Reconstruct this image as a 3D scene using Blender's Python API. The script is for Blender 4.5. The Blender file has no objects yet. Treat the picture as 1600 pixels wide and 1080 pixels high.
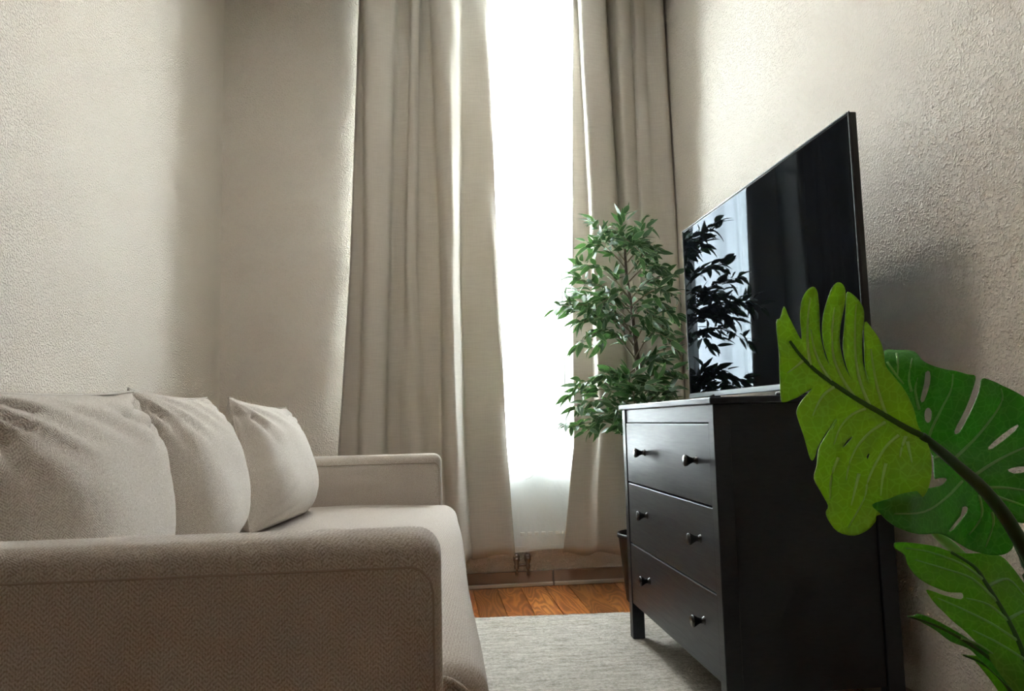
import bpy, bmesh, math, random
from mathutils import Vector, Matrix
from mathutils.geometry import delaunay_2d_cdt
random.seed(7)
S = bpy.context.scene
COL = S.collection

# ------------------------------------------------------------------ camera
FPX, YAW, PITCH, ROLL, CAMZ = 1190.5, .107, .0978, -.025, .908
cy, sy, cp, sp, cr, sr = math.cos(YAW), math.sin(YAW), math.cos(PITCH), math.sin(PITCH), math.cos(ROLL), math.sin(ROLL)
FW = Vector((sy*cp, cy*cp, sp)); R0 = Vector((cy, -sy, 0)); U0 = R0.cross(FW)
RT = cr*R0 + sr*U0; UP = -sr*R0 + cr*U0
CAM = Vector((0, 0, CAMZ))
cd = bpy.data.cameras.new('camera'); cam = bpy.data.objects.new('camera', cd); COL.objects.link(cam)
cd.sensor_width = 36; cd.lens = FPX/1600*36; cd.clip_start = .02; cd.clip_end = 200
m = Matrix((RT, UP, -FW)).transposed().to_4x4(); m.translation = CAM; cam.matrix_world = m
S.camera = cam

def ray(px, py): return FW + RT*((px-800)/FPX) + UP*((540-py)/FPX)
def at_y(px, py, Y): d = ray(px, py); return CAM + d*((Y-CAM.y)/d.y)

# ------------------------------------------------------------------ world, light, exposure
w = bpy.data.worlds.new('overcast_sky'); S.world = w; w.use_nodes = True
bg = w.node_tree.nodes['Background']; bg.inputs[0].default_value = (.92, .97, 1.0, 1); bg.inputs[1].default_value = 51.0
w.cycles.sampling_method = 'MANUAL'; w.cycles.sample_map_resolution = 64
S.view_settings.view_transform = 'Standard'; S.view_settings.look = 'None'
S.view_settings.gamma = 1; S.view_settings.use_curve_mapping = False
S.view_settings.exposure = 1.22
S.cycles.max_bounces = 10; S.cycles.diffuse_bounces = 6; S.cycles.glossy_bounces = 3; S.cycles.transparent_max_bounces = 12
S.cycles.transmission_bounces = 8
S.cycles.sample_clamp_indirect = 40; S.cycles.caustics_reflective = False; S.cycles.caustics_refractive = False
def portal(loc, rot, sx, sz):
    l = bpy.data.lights.new('window_portal', 'AREA'); l.shape = 'RECTANGLE'; l.size = sx; l.size_y = sz
    l.cycles.is_portal = True
    o = bpy.data.objects.new('window_portal', l); o.location = loc; o.rotation_euler = rot; COL.objects.link(o)
WX0, WX1, WZ0, WZ1 = -.22, 1.0, .745, 3.28      # main window opening
portal(((WX0+WX1)/2, 4.66, (WZ0+WZ1)/2), (-math.pi/2, 0, 0), WX1-WX0, WZ1-WZ0)

# ------------------------------------------------------------------ material helpers
def mat(name, col, rough=.6, spec=.5, metal=0, coat=0):
    m = bpy.data.materials.new(name); m.use_nodes = True
    p = m.node_tree.nodes['Principled BSDF']
    p.inputs['Base Color'].default_value = (*col, 1); p.inputs['Roughness'].default_value = rough
    p.inputs['Specular IOR Level'].default_value = spec; p.inputs['Metallic'].default_value = metal
    p.inputs['Coat Weight'].default_value = coat
    return m
class NT:
    def __init__(s, m): s.t = m.node_tree; s.p = s.t.nodes['Principled BSDF']; s.out = s.t.nodes['Material Output']
    def n(s, typ, **k):
        nd = s.t.nodes.new(typ)
        for a, v in k.items():
            if a.startswith('i_'):
                key = a[2:]; key = int(key) if key.isdigit() else key.replace('_', ' ')
                if hasattr(v, 'is_output') or isinstance(v, bpy.types.NodeSocket): s.t.links.new(v, nd.inputs[key])
                else: nd.inputs[key].default_value = v
            else: setattr(nd, a, v)
        return nd
    def l(s, a, b): s.t.links.new(a, b)
    def coord(s, which='Object', scale=(1, 1, 1), rot=(0, 0, 0)):
        tc = s.n('ShaderNodeTexCoord'); mp = s.n('ShaderNodeMapping', i_Vector=tc.outputs[which]); mp.inputs['Scale'].default_value = scale
        mp.inputs['Rotation'].default_value = rot
        return mp.outputs[0]
    def noise(s, v, scale, detail=3, rough=.5): return s.n('ShaderNodeTexNoise', i_Vector=v, i_Scale=scale, i_Detail=detail, i_Roughness=rough).outputs[0]
    def ramp(s, f, stops):
        r = s.n('ShaderNodeValToRGB', i_Fac=f); cr = r.color_ramp
        while len(cr.elements) < len(stops): cr.elements.new(.5)
        for e, (p, c) in zip(cr.elements, stops): e.position = p; e.color = (*c, 1)
        return r.outputs[0]
    def math(s, op, a, b=None, c=None):
        nd = s.n('ShaderNodeMath', operation=op)
        for i, v in enumerate((a, b, c)):
            if v is None: continue
            if isinstance(v, (int, float)): nd.inputs[i].default_value = v
            else: s.l(v, nd.inputs[i])
        return nd.outputs[0]
    def bump(s, h, strength=.3, dist=.002, normal=None):
        b = s.n('ShaderNodeBump', i_Height=h, i_Strength=strength, i_Distance=dist)
        if normal is not None: s.l(normal, b.inputs['Normal'])
        return b.outputs[0]
    def base(s, c): s.l(c, s.p.inputs['Base Color'])
    def nrm(s, b): s.l(b, s.p.inputs['Normal'])

def wall_mat():
    m = mat('plaster_wallpaper', (.74, .68, .60), .62, .35); t = NT(m)
    v = t.coord('Object'); n1 = t.noise(v, 150, 2, .5); n2 = t.noise(v, 60, 2, .5)
    f = t.n('ShaderNodeMapRange', interpolation_type='SMOOTHSTEP', i_0=n1, i_1=.42, i_2=.76).outputs[0]
    h = t.math('ADD', f, t.math('MULTIPLY', n2, .6))
    t.nrm(t.bump(h, .9, .0046))
    t.base(t.ramp(t.noise(v, 1.3, 3), [(.3, (.72, .66, .585)), (.7, (.76, .705, .63))]))
    return m
def fabric_mat(name, c0, c1, k=1150, bump=.5, flat=False):
    m = mat(name, c0, .95, .15); t = NT(m)
    tc = t.n('ShaderNodeTexCoord'); sx = t.n('ShaderNodeSeparateXYZ', i_0=tc.outputs['Object'])
    x, y, z = sx.outputs
    a, b = (x, z) if flat else (t.math('ADD', x, y), t.math('ADD', z, y))
    tri = t.math('PINGPONG', a, .012)
    hb = t.math('SINE', t.math('MULTIPLY', t.math('ADD', b, tri), k))
    hb2 = t.math('SINE', t.math('MULTIPLY', a, k*1.9))
    h = t.math('ADD', hb, t.math('MULTIPLY', hb2, .5))
    n = t.noise(tc.outputs['Object'], 420, 2, .6)
    h2 = t.math('ADD', t.math('MULTIPLY', h, .3), t.math('MULTIPLY', n, 1.4))
    t.nrm(t.bump(h2, bump, .0012))
    f = t.math('ADD', t.math('MULTIPLY', h, .10), t.math('MULTIPLY', n, 1.0))
    t.base(t.ramp(f, [(.28, c0), (.72, c1)]))
    t.p.inputs['Sheen Weight'].default_value = .25; t.p.inputs['Sheen Roughness'].default_value = .5
    return m
def curtain_mat():
    m = mat('linen_curtain', (.50, .465, .40), .9, .1); t = NT(m)
    v = t.coord('Object', (14, 14, 520)); n = t.noise(v, 1, 3, .6)
    v2 = t.coord('Object', (420, 420, 10)); n2 = t.noise(v2, 1, 2, .5)
    f = t.math('ADD', t.math('MULTIPLY', n, .7), t.math('MULTIPLY', n2, .3))
    col = t.ramp(f, [(.3, (.43, .395, .345)), (.7, (.55, .515, .46))])
    t.base(col); b = t.bump(f, .35, .001); t.nrm(b)
    tr = t.n('ShaderNodeBsdfTranslucent', i_Color=(.75, .66, .45, 1))
    mx = t.n('ShaderNodeMixShader', i_0=.04); t.l(t.p.outputs[0], mx.inputs[1]); t.l(tr.outputs[0], mx.inputs[2]); t.l(mx.outputs[0], t.out.inputs[0])
    return m
def sheer_mat():
    m = mat('sheer_voile', (.9, .93, .93), .8, .1); t = NT(m)
    v = t.coord('Object', (60, 60, 700)); n = t.noise(v, 1, 2)
    wv = t.coord('Object', (3, 3, 2.2)); nw = t.noise(wv, 3, 3, .55)
    t.nrm(t.bump(t.math('ADD', t.math('MULTIPLY', nw, 8), n), .5, .004))
    tl = t.n('ShaderNodeBsdfTranslucent', i_Color=(.9, .94, .95, 1))
    tp = t.n('ShaderNodeBsdfTransparent', i_Color=(1, 1, 1, 1))
    m1 = t.n('ShaderNodeMixShader', i_0=.40); t.l(t.p.outputs[0], m1.inputs[1]); t.l(tl.outputs[0], m1.inputs[2])
    m2 = t.n('ShaderNodeMixShader', i_0=.08); t.l(m1.outputs[0], m2.inputs[1]); t.l(tp.outputs[0], m2.inputs[2]); t.l(m2.outputs[0], t.out.inputs[0])
    return m
def plank_mat():
    m = mat('varnished_pine', (.4, .18, .06), .28, .5); t = NT(m)
    oi = t.n('ShaderNodeObjectInfo').outputs['Random']
    tc = t.n('ShaderNodeTexCoord')
    sh = t.n('ShaderNodeVectorMath', operation='ADD'); t.l(tc.outputs['Object'], sh.inputs[0])
    cb = t.n('ShaderNodeCombineXYZ'); t.l(t.math('MULTIPLY', oi, 37), cb.inputs[1]); t.l(cb.outputs[0], sh.inputs[1])
    mp = t.n('ShaderNodeMapping', i_Vector=sh.outputs[0]); mp.inputs['Scale'].default_value = (9, 1.6, 9)
    nz = t.n('ShaderNodeTexNoise', i_Vector=mp.outputs[0], i_Scale=1.0, i_Detail=1.5, i_Distortion=.6).outputs[0]
    g = t.math('SINE', t.math('MULTIPLY', nz, 75))
    g2 = t.noise(mp.outputs[0], 22, 3)
    f = t.math('ADD', t.math('MULTIPLY', g, .17), t.math('ADD', t.math('MULTIPLY', g2, .35), t.math('MULTIPLY', nz, .55)))
    dk = t.n('ShaderNodeMapRange', i_0=oi, i_3=.75, i_4=1.5).outputs[0]
    t.base(t.n('ShaderNodeMixRGB', blend_type='MULTIPLY', i_0=1.0, i_2=dk, i_1=t.ramp(f, [(.1, (.10, .022, .006)), (.42, (.22, .062, .014)), (.62, (.38, .15, .035)), (.95, (.50, .25, .07))])).outputs[0])
    t.nrm(t.bump(f, .12, .001))
    return m
def darkwood_mat():
    m = mat('black_brown_stain', (.012, .012, .016), .36, .5); t = NT(m); t.p.inputs['Specular Tint'].default_value = (.82, .92, 1, 1)
    v = t.coord('Object', (9, 3, 40)); n = t.noise(v, 3, 5, .6); n2 = t.noise(t.coord('Object', (60, 8, 300)), 1, 3)
    f = t.math('ADD', t.math('MULTIPLY', n, .6), t.math('MULTIPLY', n2, .4))
    t.base(t.ramp(f, [(.3, (.003, .003, .006)), (.7, (.012, .012, .017))]))
    t.l(t.ramp(f, [(.3, (.34,)*3), (.7, (.46,)*3)]), t.p.inputs['Roughness'])
    t.nrm(t.bump(f, .25, .0008)); return m
def leaf_mat(name, lo, hi, trans, tcol, scale=30, spec=.5, rough=.38):
    m = mat(name, lo, rough, spec); t = NT(m)
    n = t.noise(t.coord('Object'), scale, 3)
    t.base(t.ramp(n, [(.3, lo), (.7, hi)]))
    vz = t.n('ShaderNodeTexVoronoi', feature='DISTANCE_TO_EDGE', i_Vector=t.coord('Object'), i_Scale=95)
    e = t.n('ShaderNodeMapRange', i_0=vz.outputs[0], i_1=0.0, i_2=.10).outputs[0]
    net = t.n('ShaderNodeMixRGB', i_0=t.math('MULTIPLY', t.math('SUBTRACT', 1.0, e), .45), i_1=t.ramp(n, [(.3, lo), (.7, hi)]), i_2=(*[min(1, c*1.7+.06) for c in hi], 1))
    t.base(net.outputs[0])
    t.nrm(t.bump(e, .10, .0006))
    tr = t.n('ShaderNodeBsdfTranslucent', i_Color=(*tcol, 1))
    mx = t.n('ShaderNodeMixShader', i_0=trans); t.l(t.p.outputs[0], mx.inputs[1]); t.l(tr.outputs[0], mx.inputs[2]); t.l(mx.outputs[0], t.out.inputs[0])
    return m
def ficus_mat():
    m = mat('variegated_leaf', (.05, .16, .04), .5, .4); t = NT(m)
    tc = t.n('ShaderNodeTexCoord'); s = t.n('ShaderNodeSeparateXYZ', i_0=tc.outputs['UV'])
    u = s.outputs[0]
    oi = t.n('ShaderNodeObjectInfo').outputs['Random']
    f = t.math('ADD', u, t.math('MULTIPLY', t.math('SUBTRACT', t.noise(tc.outputs['UV'], 5, 2), .5), .25))
    green = t.ramp(oi, [(0.0, (.016, .055, .024)), (1.0, (.060, .145, .055))])
    edge = t.n('ShaderNodeMixRGB', i_0=t.n('ShaderNodeMapRange', i_0=f, i_1=.82, i_2=.96).outputs[0], i_1=green, i_2=(.38, .46, .27, 1)).outputs[0]
    t.base(edge)
    tr = t.n('ShaderNodeBsdfTranslucent', i_Color=(.13, .30, .07, 1))
    mx = t.n('ShaderNodeMixShader', i_0=.14); t.l(t.p.outputs[0], mx.inputs[1]); t.l(tr.outputs[0], mx.inputs[2]); t.l(mx.outputs[0], t.out.inputs[0])
    return m
def rug_mat():
    m = mat('wool_pile', (.6, .57, .51), .98, .05); t = NT(m)
    v = t.coord('Object'); n = t.noise(v, 85, 4, .75); n2 = t.noise(t.coord('Object', (3, 14, 3)), 3, 3, .6)
    t.base(t.ramp(t.math('ADD', t.math('MULTIPLY', n, .6), t.math('MULTIPLY', n2, .4)), [(.36, (.30, .275, .23)), (.62, (.64, .61, .55))]))
    t.nrm(t.bump(t.noise(v, 110, 4, .7), .9, .007)); return m

def screen_mat():
    m = mat('glossy_black_screen', (.004, .005, .007), 1.0, 0); t = NT(m)
    gl = t.n('ShaderNodeBsdfGlossy', i_Roughness=.02, i_Color=(.80, .90, 1.0, 1))
    lw = t.n('ShaderNodeLayerWeight', i_Blend=.5)
    fac = t.math('ADD', .018, t.math('MULTIPLY', t.math('POWER', lw.outputs['Facing'], 5), .09))
    mx = t.n('ShaderNodeMixShader', i_0=fac); t.l(t.p.outputs[0], mx.inputs[1]); t.l(gl.outputs[0], mx.inputs[2]); t.l(mx.outputs[0], t.out.inputs[0])
    return m
M = dict(
    wall=wall_mat(), rear=mat('rear_wallpaper', (.52, .40, .30), .8, .2), ceiling=mat('white_ceiling_paint', (.8, .79, .76), .9, .2),
    trim=mat('taupe_trim_paint', (.33, .235, .18), .45, .4), trim_light=mat('pale_trim_bead', (.52, .44, .37), .5, .4),
    sofa=fabric_mat('herringbone_upholstery', (.31, .255, .205), (.60, .55, .50)),
    cushion=fabric_mat('basket_weave_upholstery', (.44, .38, .325), (.80, .755, .70), 1500, .7, True),
    thread=mat('upholstery_stitching', (.36, .30, .25), .9, .1),
    curtain=curtain_mat(), sheer=sheer_mat(), plank=plank_mat(), joint=mat('dark_subfloor', (.02, .012, .008), .9),
    wood=darkwood_mat(), knob=mat('black_lacquer', (.006, .006, .008), .25, .6), 
    screen=screen_mat(), bezel=mat('black_plastic', (.01, .01, .012), .35),
    shade=mat('opal_glass', (.9, .88, .82), .4), trim_metal=mat('grey_metal_trim', (.20, .215, .225), .4, .5, .8), silver=mat('brushed_silver', (.62, .65, .68), .35, .5, .9), pvc=mat('white_window_frame', (.80, .82, .80), .4),
    enamel=mat('white_radiator_enamel', (.82, .83, .82), .4), brass=mat('nickel_fitting', (.30, .24, .20), .3, .5, .9), plastic=mat('grey_white_plastic', (.6, .6, .6), .4),
    rail=mat('white_metal_rail', (.75, .75, .75), .4), pot=mat('black_pot_plastic', (.008, .008, .010), .45),
    soil=mat('dark_moss', (.03, .03, .015), .95), bark=mat('grey_brown_bark', (.12, .095, .075), .8, .2), twig=mat('pale_twig', (.22, .18, .13), .7, .2),
    ficus=ficus_mat(), rug=rug_mat(),
    mon_a=leaf_mat('lime_green_leaf', (.17, .33, .030), (.23, .42, .042), .42, (.46, .70, .09)),
    mon_b=leaf_mat('deep_green_leaf', (.035, .21, .018), (.065, .30, .028), .30, (.14, .55, .05)),
    mon_c=leaf_mat('olive_green_leaf', (.08, .23, .012), (.13, .33, .02), .35, (.28, .65, .05)),
    vein_a=mat('pale_green_vein', (.50, .72, .26), .4), vein_b=mat('mid_green_vein', (.26, .52, .17), .4), vein_d=mat('dark_green_midrib', (.03, .09, .012), .45),
    stem=mat('dark_green_stalk', (.018, .055, .012), .45),
)
def glass():
    m = mat('window_glass', (1, 1, 1), .02); t = NT(m)
    tp = t.n('ShaderNodeBsdfTransparent', i_Color=(.97, 1, .99, 1)); gl = t.n('ShaderNodeBsdfGlossy', i_Roughness=.02)
    fr = t.n('ShaderNodeFresnel', i_IOR=1.45)
    mx = t.n('ShaderNodeMixShader', i_0=fr.outputs[0]); t.l(tp.outputs[0], mx.inputs[1]); t.l(gl.outputs[0], mx.inputs[2]); t.l(mx.outputs[0], t.out.inputs[0])
    return m
M['glass'] = glass()

# ------------------------------------------------------------------ mesh helpers
def link(name, me, material, parent=None, smooth=False):
    o = bpy.data.objects.new(name, me); COL.objects.link(o)
    if material is not None and not me.materials: me.materials.append(M[material])
    if smooth:
        for p in me.polygons: p.use_smooth = True
    if parent is not None: o.parent = parent
    return o
def from_bm(name, bm, material, parent=None, smooth=False):
    me = bpy.data.meshes.new(name); bmesh.ops.recalc_face_normals(bm, faces=bm.faces[:]); bm.to_mesh(me); bm.free()
    return link(name, me, material, parent, smooth)
def from_pd(name, vs, fs, material, parent=None, smooth=True):
    me = bpy.data.meshes.new(name); me.from_pydata([tuple(v) for v in vs], [], fs); me.update()
    return link(name, me, material, parent, smooth)
def add_box(bm, lo, hi, bev=0, seg=2):
    r = bmesh.ops.create_cube(bm, size=1); vs = r['verts']
    for v in vs: v.co = Vector([(lo[i]+hi[i])/2 + v.co[i]*(hi[i]-lo[i]) for i in range(3)])
    if bev:
        es = list({e for v in vs for e in v.link_edges})
        bmesh.ops.bevel(bm, geom=es, offset=bev, segments=seg, affect='EDGES', profile=.5)
def box(name, lo, hi, material, parent=None, bev=0, seg=2, smooth=None):
    bm = bmesh.new(); add_box(bm, lo, hi, bev, seg)
    return from_bm(name, bm, material, parent, bev > .008 if smooth is None else smooth)
def empty(name, loc=(0, 0, 0), rz=0):
    o = bpy.data.objects.new(name, None); COL.objects.link(o); o.location = loc; o.rotation_euler = (0, 0, rz); o.empty_display_size = .1
    return o
def tag(o, label, cat, group=None):
    o['label'] = label; o['category'] = cat
    if group: o['group'] = group
    return o
def struct(o): o['kind'] = 'structure'; return o
def tube(name, pts, radii, material, parent=None, seg=8, flat=1.0):
    pts = [Vector(p) for p in pts]; n = len(pts); vs, fs = [], []
    if isinstance(radii, (int, float)): radii = [radii]*n
    ref = Vector((0, 0, 1))
    for i, p in enumerate(pts):
        t = (pts[min(i+1, n-1)]-pts[max(i-1, 0)]).normalized()
        r = ref if abs(t.dot(ref)) < .95 else Vector((1, 0, 0))
        a = t.cross(r).normalized(); b = a.cross(t).normalized()
        for k in range(seg):
            an = 2*math.pi*k/seg; vs.append(p + a*math.cos(an)*radii[i] + b*math.sin(an)*radii[i]*flat)
    for i in range(n-1):
        for k in range(seg): fs.append((i*seg+k, i*seg+(k+1) % seg, (i+1)*seg+(k+1) % seg, (i+1)*seg+k))
    fs.append(tuple(range(seg))[::-1]); fs.append(tuple((n-1)*seg+k for k in range(seg)))
    return from_pd(name, vs, fs, material, parent)
def lathe(name, prof, material, parent=None, seg=24, axis='z', loc=(0, 0, 0)):
    vs, fs = [], []; n = len(prof)
    for r, z in prof:
        for k in range(seg):
            a = 2*math.pi*k/seg; x, y = r*math.cos(a), r*math.sin(a)
            vs.append({'z': (x, y, z), 'x': (z, x, y), 'y': (x, z, y)}[axis])
    for i in range(n-1):
        for k in range(seg): fs.append((i*seg+k, i*seg+(k+1) % seg, (i+1)*seg+(k+1) % seg, (i+1)*seg+k))
    fs.append(tuple(range(seg))[::-1]); fs.append(tuple((n-1)*seg+k for k in range(seg)))
    bm = bmesh.new(); bv = [bm.verts.new(v) for v in vs]
    for f in fs: bm.faces.new([bv[i] for i in f])
    o = from_bm(name, bm, material, parent, True); o.location = loc
    return o
def crom(pts, sub=4, closed=False):
    n = len(pts); out = []
    P = [Vector(p) for p in pts]
    rng = range(n) if closed else range(n-1)
    for i in rng:
        if closed: a, b, c, d = P[i-1], P[i], P[(i+1) % n], P[(i+2) % n]
        else: a, b, c, d = P[max(i-1, 0)], P[i], P[i+1], P[min(i+2, n-1)]
        for k in range(sub):
            t = k/sub; t2, t3 = t*t, t*t*t
            out.append(.5*((2*b)+(c-a)*t+(2*a-5*b+4*c-d)*t2+(3*b-a-3*c+d)*t3))
    if not closed: out.append(P[-1])
    return out

# ------------------------------------------------------------------ room shell
XL, XR, YF, YB, ZC = -1.14, 1.41, 4.27, -2.1, 3.42
T = .42
fl = struct(box('floor', (XL-.1, YB-.1, -.12), (XR+.1, YF+T, -.022), 'joint'))
pw = .130; x = XL-.0805
k = 0
while x < XR:
    x1 = min(x+pw, XR)
    if x1-x > .02:
        box('floor_plank', (max(x, XL)+.0012, YB, -.022), (x1-.0012, YF, -.0), 'plank', fl, .0015, 1)
    x = x1; k += 1
struct(box('ceiling', (XL-.1, YB-.1, ZC), (XR+.1, YF+T, ZC+.1), 'ceiling'))
struct(box('wall_left', (XL-.12, YB-.3, 0), (XL, YF+T, ZC), 'wall'))
struct(box('wall_right', (XR, YB-.3, 0), (XR+.12, YF+T, ZC), 'wall'))
def wall_with_opening(name, y0, y1, x0, x1, z0, z1):
    bm = bmesh.new()
    add_box(bm, (XL, y0, 0), (x0, y1, ZC)); add_box(bm, (x1, y0, 0), (XR, y1, ZC))
    add_box(bm, (x0, y0, 0), (x1, y1, z0)); add_box(bm, (x0, y0, z1), (x1, y1, ZC))
    return struct(from_bm(name, bm, 'wall'))
wall_with_opening('wall_back', YF, YF+T, WX0, WX1, WZ0, WZ1)
struct(box('wall_front', (XL, YB-.12, 0), (XR, YB, ZC), 'rear'))
# skirting: taupe board with a pale bead; a butt joint under the window
sk = struct(box('baseboard_back', (.655, YF-.020, 0), (XR, YF, .082), 'trim', None, .003))
s2 = struct(box('baseboard_back.001', (XL, YF-.018, 0), (.651, YF, .080), 'trim', None, .003))
box('bead', (.655, YF-.036, 0), (XR, YF-.020, .022), 'trim_light', sk, .005, 2); box('bead', (XL, YF-.034, 0), (.651, YF-.018, .021), 'trim_light', s2, .005, 2)
struct(box('baseboard_left', (XL, YB, 0), (XL+.018, YF-.04, .08), 'trim', None, .003))
struct(box('baseboard_right', (XR-.018, YB, 0), (XR, YF-.04, .08), 'trim', None, .003))

# ------------------------------------------------------------------ main window: frame, sill, closed left sash, right sash standing open
win = struct(empty('window_1', ((WX0+WX1)/2, 4.56, WZ0)))
win_inv = Matrix.Translation(-win.location)
def wbox(name, lo, hi, mt='pvc', par=None, bev=.004):
    o = box(name, lo, hi, mt, None, bev); o.data.transform(win_inv); o.parent = par or win; return o
def ring_obj(name, x0, x1, z0, z1, y0, y1, t, mt, par):
    bm = bmesh.new()
    add_box(bm, (x0, y0, z0), (x0+t, y1, z1), .004); add_box(bm, (x1-t, y0, z0), (x1, y1, z1), .004)
    add_box(bm, (x0+t, y0, z0), (x1-t, y1, z0+t), .004); add_box(bm, (x0+t, y0, z1-t), (x1-t, y1, z1), .004)
    o = from_bm(name, bm, mt, par); return o
o = ring_obj('window_frame', WX0, WX1, WZ0, WZ1, 4.53, 4.60, .045, 'pvc', None); o.data.transform(win_inv); o.parent = win
ZT = 2.82
wbox('transom', (WX0+.045, 4.53, ZT), (WX1-.045, 4.60, ZT+.06))
o = ring_obj('sash', WX0+.045, .40, WZ0+.045, ZT, 4.515, 4.565, .055, 'pvc', None); o.data.transform(win_inv); o.parent = win
g = wbox('pane', (WX0+.10, 4.538, WZ0+.10), (.345, 4.544, ZT-.055), 'glass', o, 0)
g = wbox('pane', (WX0+.045, 4.56, ZT+.06), (WX1-.045, 4.566, WZ1-.045), 'glass', None, 0)
sill = wbox('window_sill', (WX0-.0, YF, WZ0-.02), (WX1, 4.53, WZ0+.012), 'pvc', None, .004)
# the open sash, hinged on the right
L = .42
hx, hy = .965, 4.50; fx, fy = .765, 4.23
an = math.atan2(fy-hy, fx-hx)
sash = ring_obj('sash', 0, L, 0, ZT-WZ0-.05, -.025, .025, .055, 'pvc', win)
pg = box('pane', (.055, -.003, .055), (L-.055, .003, ZT-WZ0-.105), 'glass', sash)
hd = tube('handle', [(L-.028, -.026, .95), (L-.028, -.06, .95), (L-.028, -.062, .93), (L-.028, -.062, .82)], [.008, .008, .009, .007], 'silver', sash)
sash.matrix_local = win_inv @ (Matrix.Translation((hx, hy, WZ0+.05)) @ Matrix.Rotation(an, 4, 'Z'))
# ------------------------------------------------------------------ fill lamp added on the ceiling out of view, to lift back wall and cushions
lamp = tag(empty('added_fill_lamp', (.05, 2.25, ZC)), 'added round white fill lamp on the ceiling, out of view above the rug', 'fill lamp')
lathe('base', [(.16, -.03), (.18, -.025), (.18, 0), (.0, 0)], 'rail', lamp, 32)
lathe('shade', [(.0, -.085), (.10, -.075), (.16, -.05), (.175, -.03), (.16, -.028)], 'shade', lamp, 32)
ll = bpy.data.lights.new('fill_light', 'AREA'); ll.shape = 'DISK'; ll.size = .34; ll.energy = 7.5; ll.color = (1, .95, .86)  # added fill, since window light alone leaves the back wall too dark
lo = bpy.data.objects.new('fill_light', ll); COL.objects.link(lo); lo.parent = lamp; lo.location = (0, 0, -.095)

# ------------------------------------------------------------------ curtain rail and curtains
rail = tag(empty('curtain_rail', (.45, 4.1, ZC)), 'white ceiling curtain rail along the window wall', 'curtain rail')
box('track', (-1.0, -.09, -.03), (.95, .09, 0), 'rail', rail, .004)
ZS = [3.385, 3.30, 1.75, .78, .175]                  # heights at which the fold positions are known
def curtain(name, keys, hem, plane=4.1, label='', sub=5, hem_wave=.012, deep=1.8, low=None):
    """keys: (px at frame top, px at mid, px at sill height, px at hem, depth top, depth low)"""
    cols = []
    for kx in keys:
        dp = lambda d: 4.1-(4.1-d)*deep if d < 4.1 else d
        d0, d1 = dp(kx[4]), (dp(kx[5]) if low is None else 4.125-(4.125-kx[5])*low); dd = lambda s: d0+(d1-d0)*s
        xs = [at_y(kx[0], 0, d0).x, at_y(kx[0], 0, d0).x, at_y(kx[1], 470, dd(.5)).x, at_y(kx[2], 700, dd(.8)).x, at_y(kx[3], 868, d1).x]
        cols.append((xs, d0, d1))
    NZ = 60; rows = []
    for j in range(NZ+1):
        s = j/NZ
        row2 = []
        for (xs, d0, d1) in cols:
            z = ZS[0] + (hem - ZS[0])*s
            i = 0
            while i < 3 and z < ZS[i+1]: i += 1
            t = (z-ZS[i])/(ZS[i+1]-ZS[i]); 
            x = xs[i]+(xs[i+1]-xs[i])*t
            row2.append(Vector((x, d0+(d1-d0)*s, z)))
        r = crom(row2, sub)
        for q, v in enumerate(r):
            v.y += .003*math.sin(z*5+q*.55) + .0025*math.sin(z*11+q*.3+1)
            v.z += (hem_wave*math.sin(q*.35+.8))*max(0, s-.9)*10
        rows.append(r)
    n = len(rows[0]); vs = [v for r in rows for v in r]; fs = []
    for j in range(NZ):
        for i in range(n-1): fs.append((j*n+i, j*n+i+1, (j+1)*n+i+1, (j+1)*n+i))
    o = from_pd(name, vs, fs, 'curtain')
    c = Vector(((rows[0][0].x+rows[0][-1].x)/2, 4.1, hem)); o.data.transform(Matrix.Translation(-c)); o.location = c
    sm = o.modifiers.new('thickness', 'SOLIDIFY'); sm.thickness = .0025; sm.offset = 0
    return o
B, Fz = 4.17, 4.05
lc = curtain('curtain', [
    (561, 547, 529, 520, 4.255, 4.255),     (561, 547, 529, 520, 4.155, 4.15), (564, 550, 533, 524, 4.165, 4.165), (568, 568, 558, 550, 4.165, 4.165),
    (569.5, 571, 562, 552, 4.09, 4.08), (575, 577, 570, 560, 4.065, 4.05), (600, 596, 588, 580, 4.065, 4.05), (616, 607, 600, 592, 4.075, 4.065),
    (620, 610, 603, 596, 4.12, 4.13), (624, 614, 609, 604, 4.14, 4.16), (632, 622, 622, 622, 4.14, 4.165), (641, 632, 628, 630, 4.13, 4.155),
    (644, 636, 640, 645, 4.10, 4.13), (650, 644, 650, 655, 4.095, 4.125), (655, 650, 660, 668, 4.105, 4.135), (657, 655, 668, 675, 4.14, 4.15), (664, 672, 680, 690, 4.15, 4.155),
    (671, 688, 691, 700, 4.14, 4.15), (673, 691, 694, 704, 4.09, 4.08), (684, 698, 701, 712, 4.06, 4.05), (700, 706, 710, 720, 4.05, 4.035), (709, 711, 716, 727, 4.06, 4.045), (717, 717, 722, 734, 4.085, 4.075),
    (720, 720.5, 726, 737, 4.125, 4.13), (724, 726, 732, 742, 4.145, 4.145), (742, 752, 760, 768, 4.14, 4.135), (755, 772, 783, 796, 4.14, 4.135), (761, 780, 792, 805, 4.15, 4.15)], .185)
tag(lc, 'greige linen curtain on the left of the window, behind the sofa arm', 'curtain')
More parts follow.
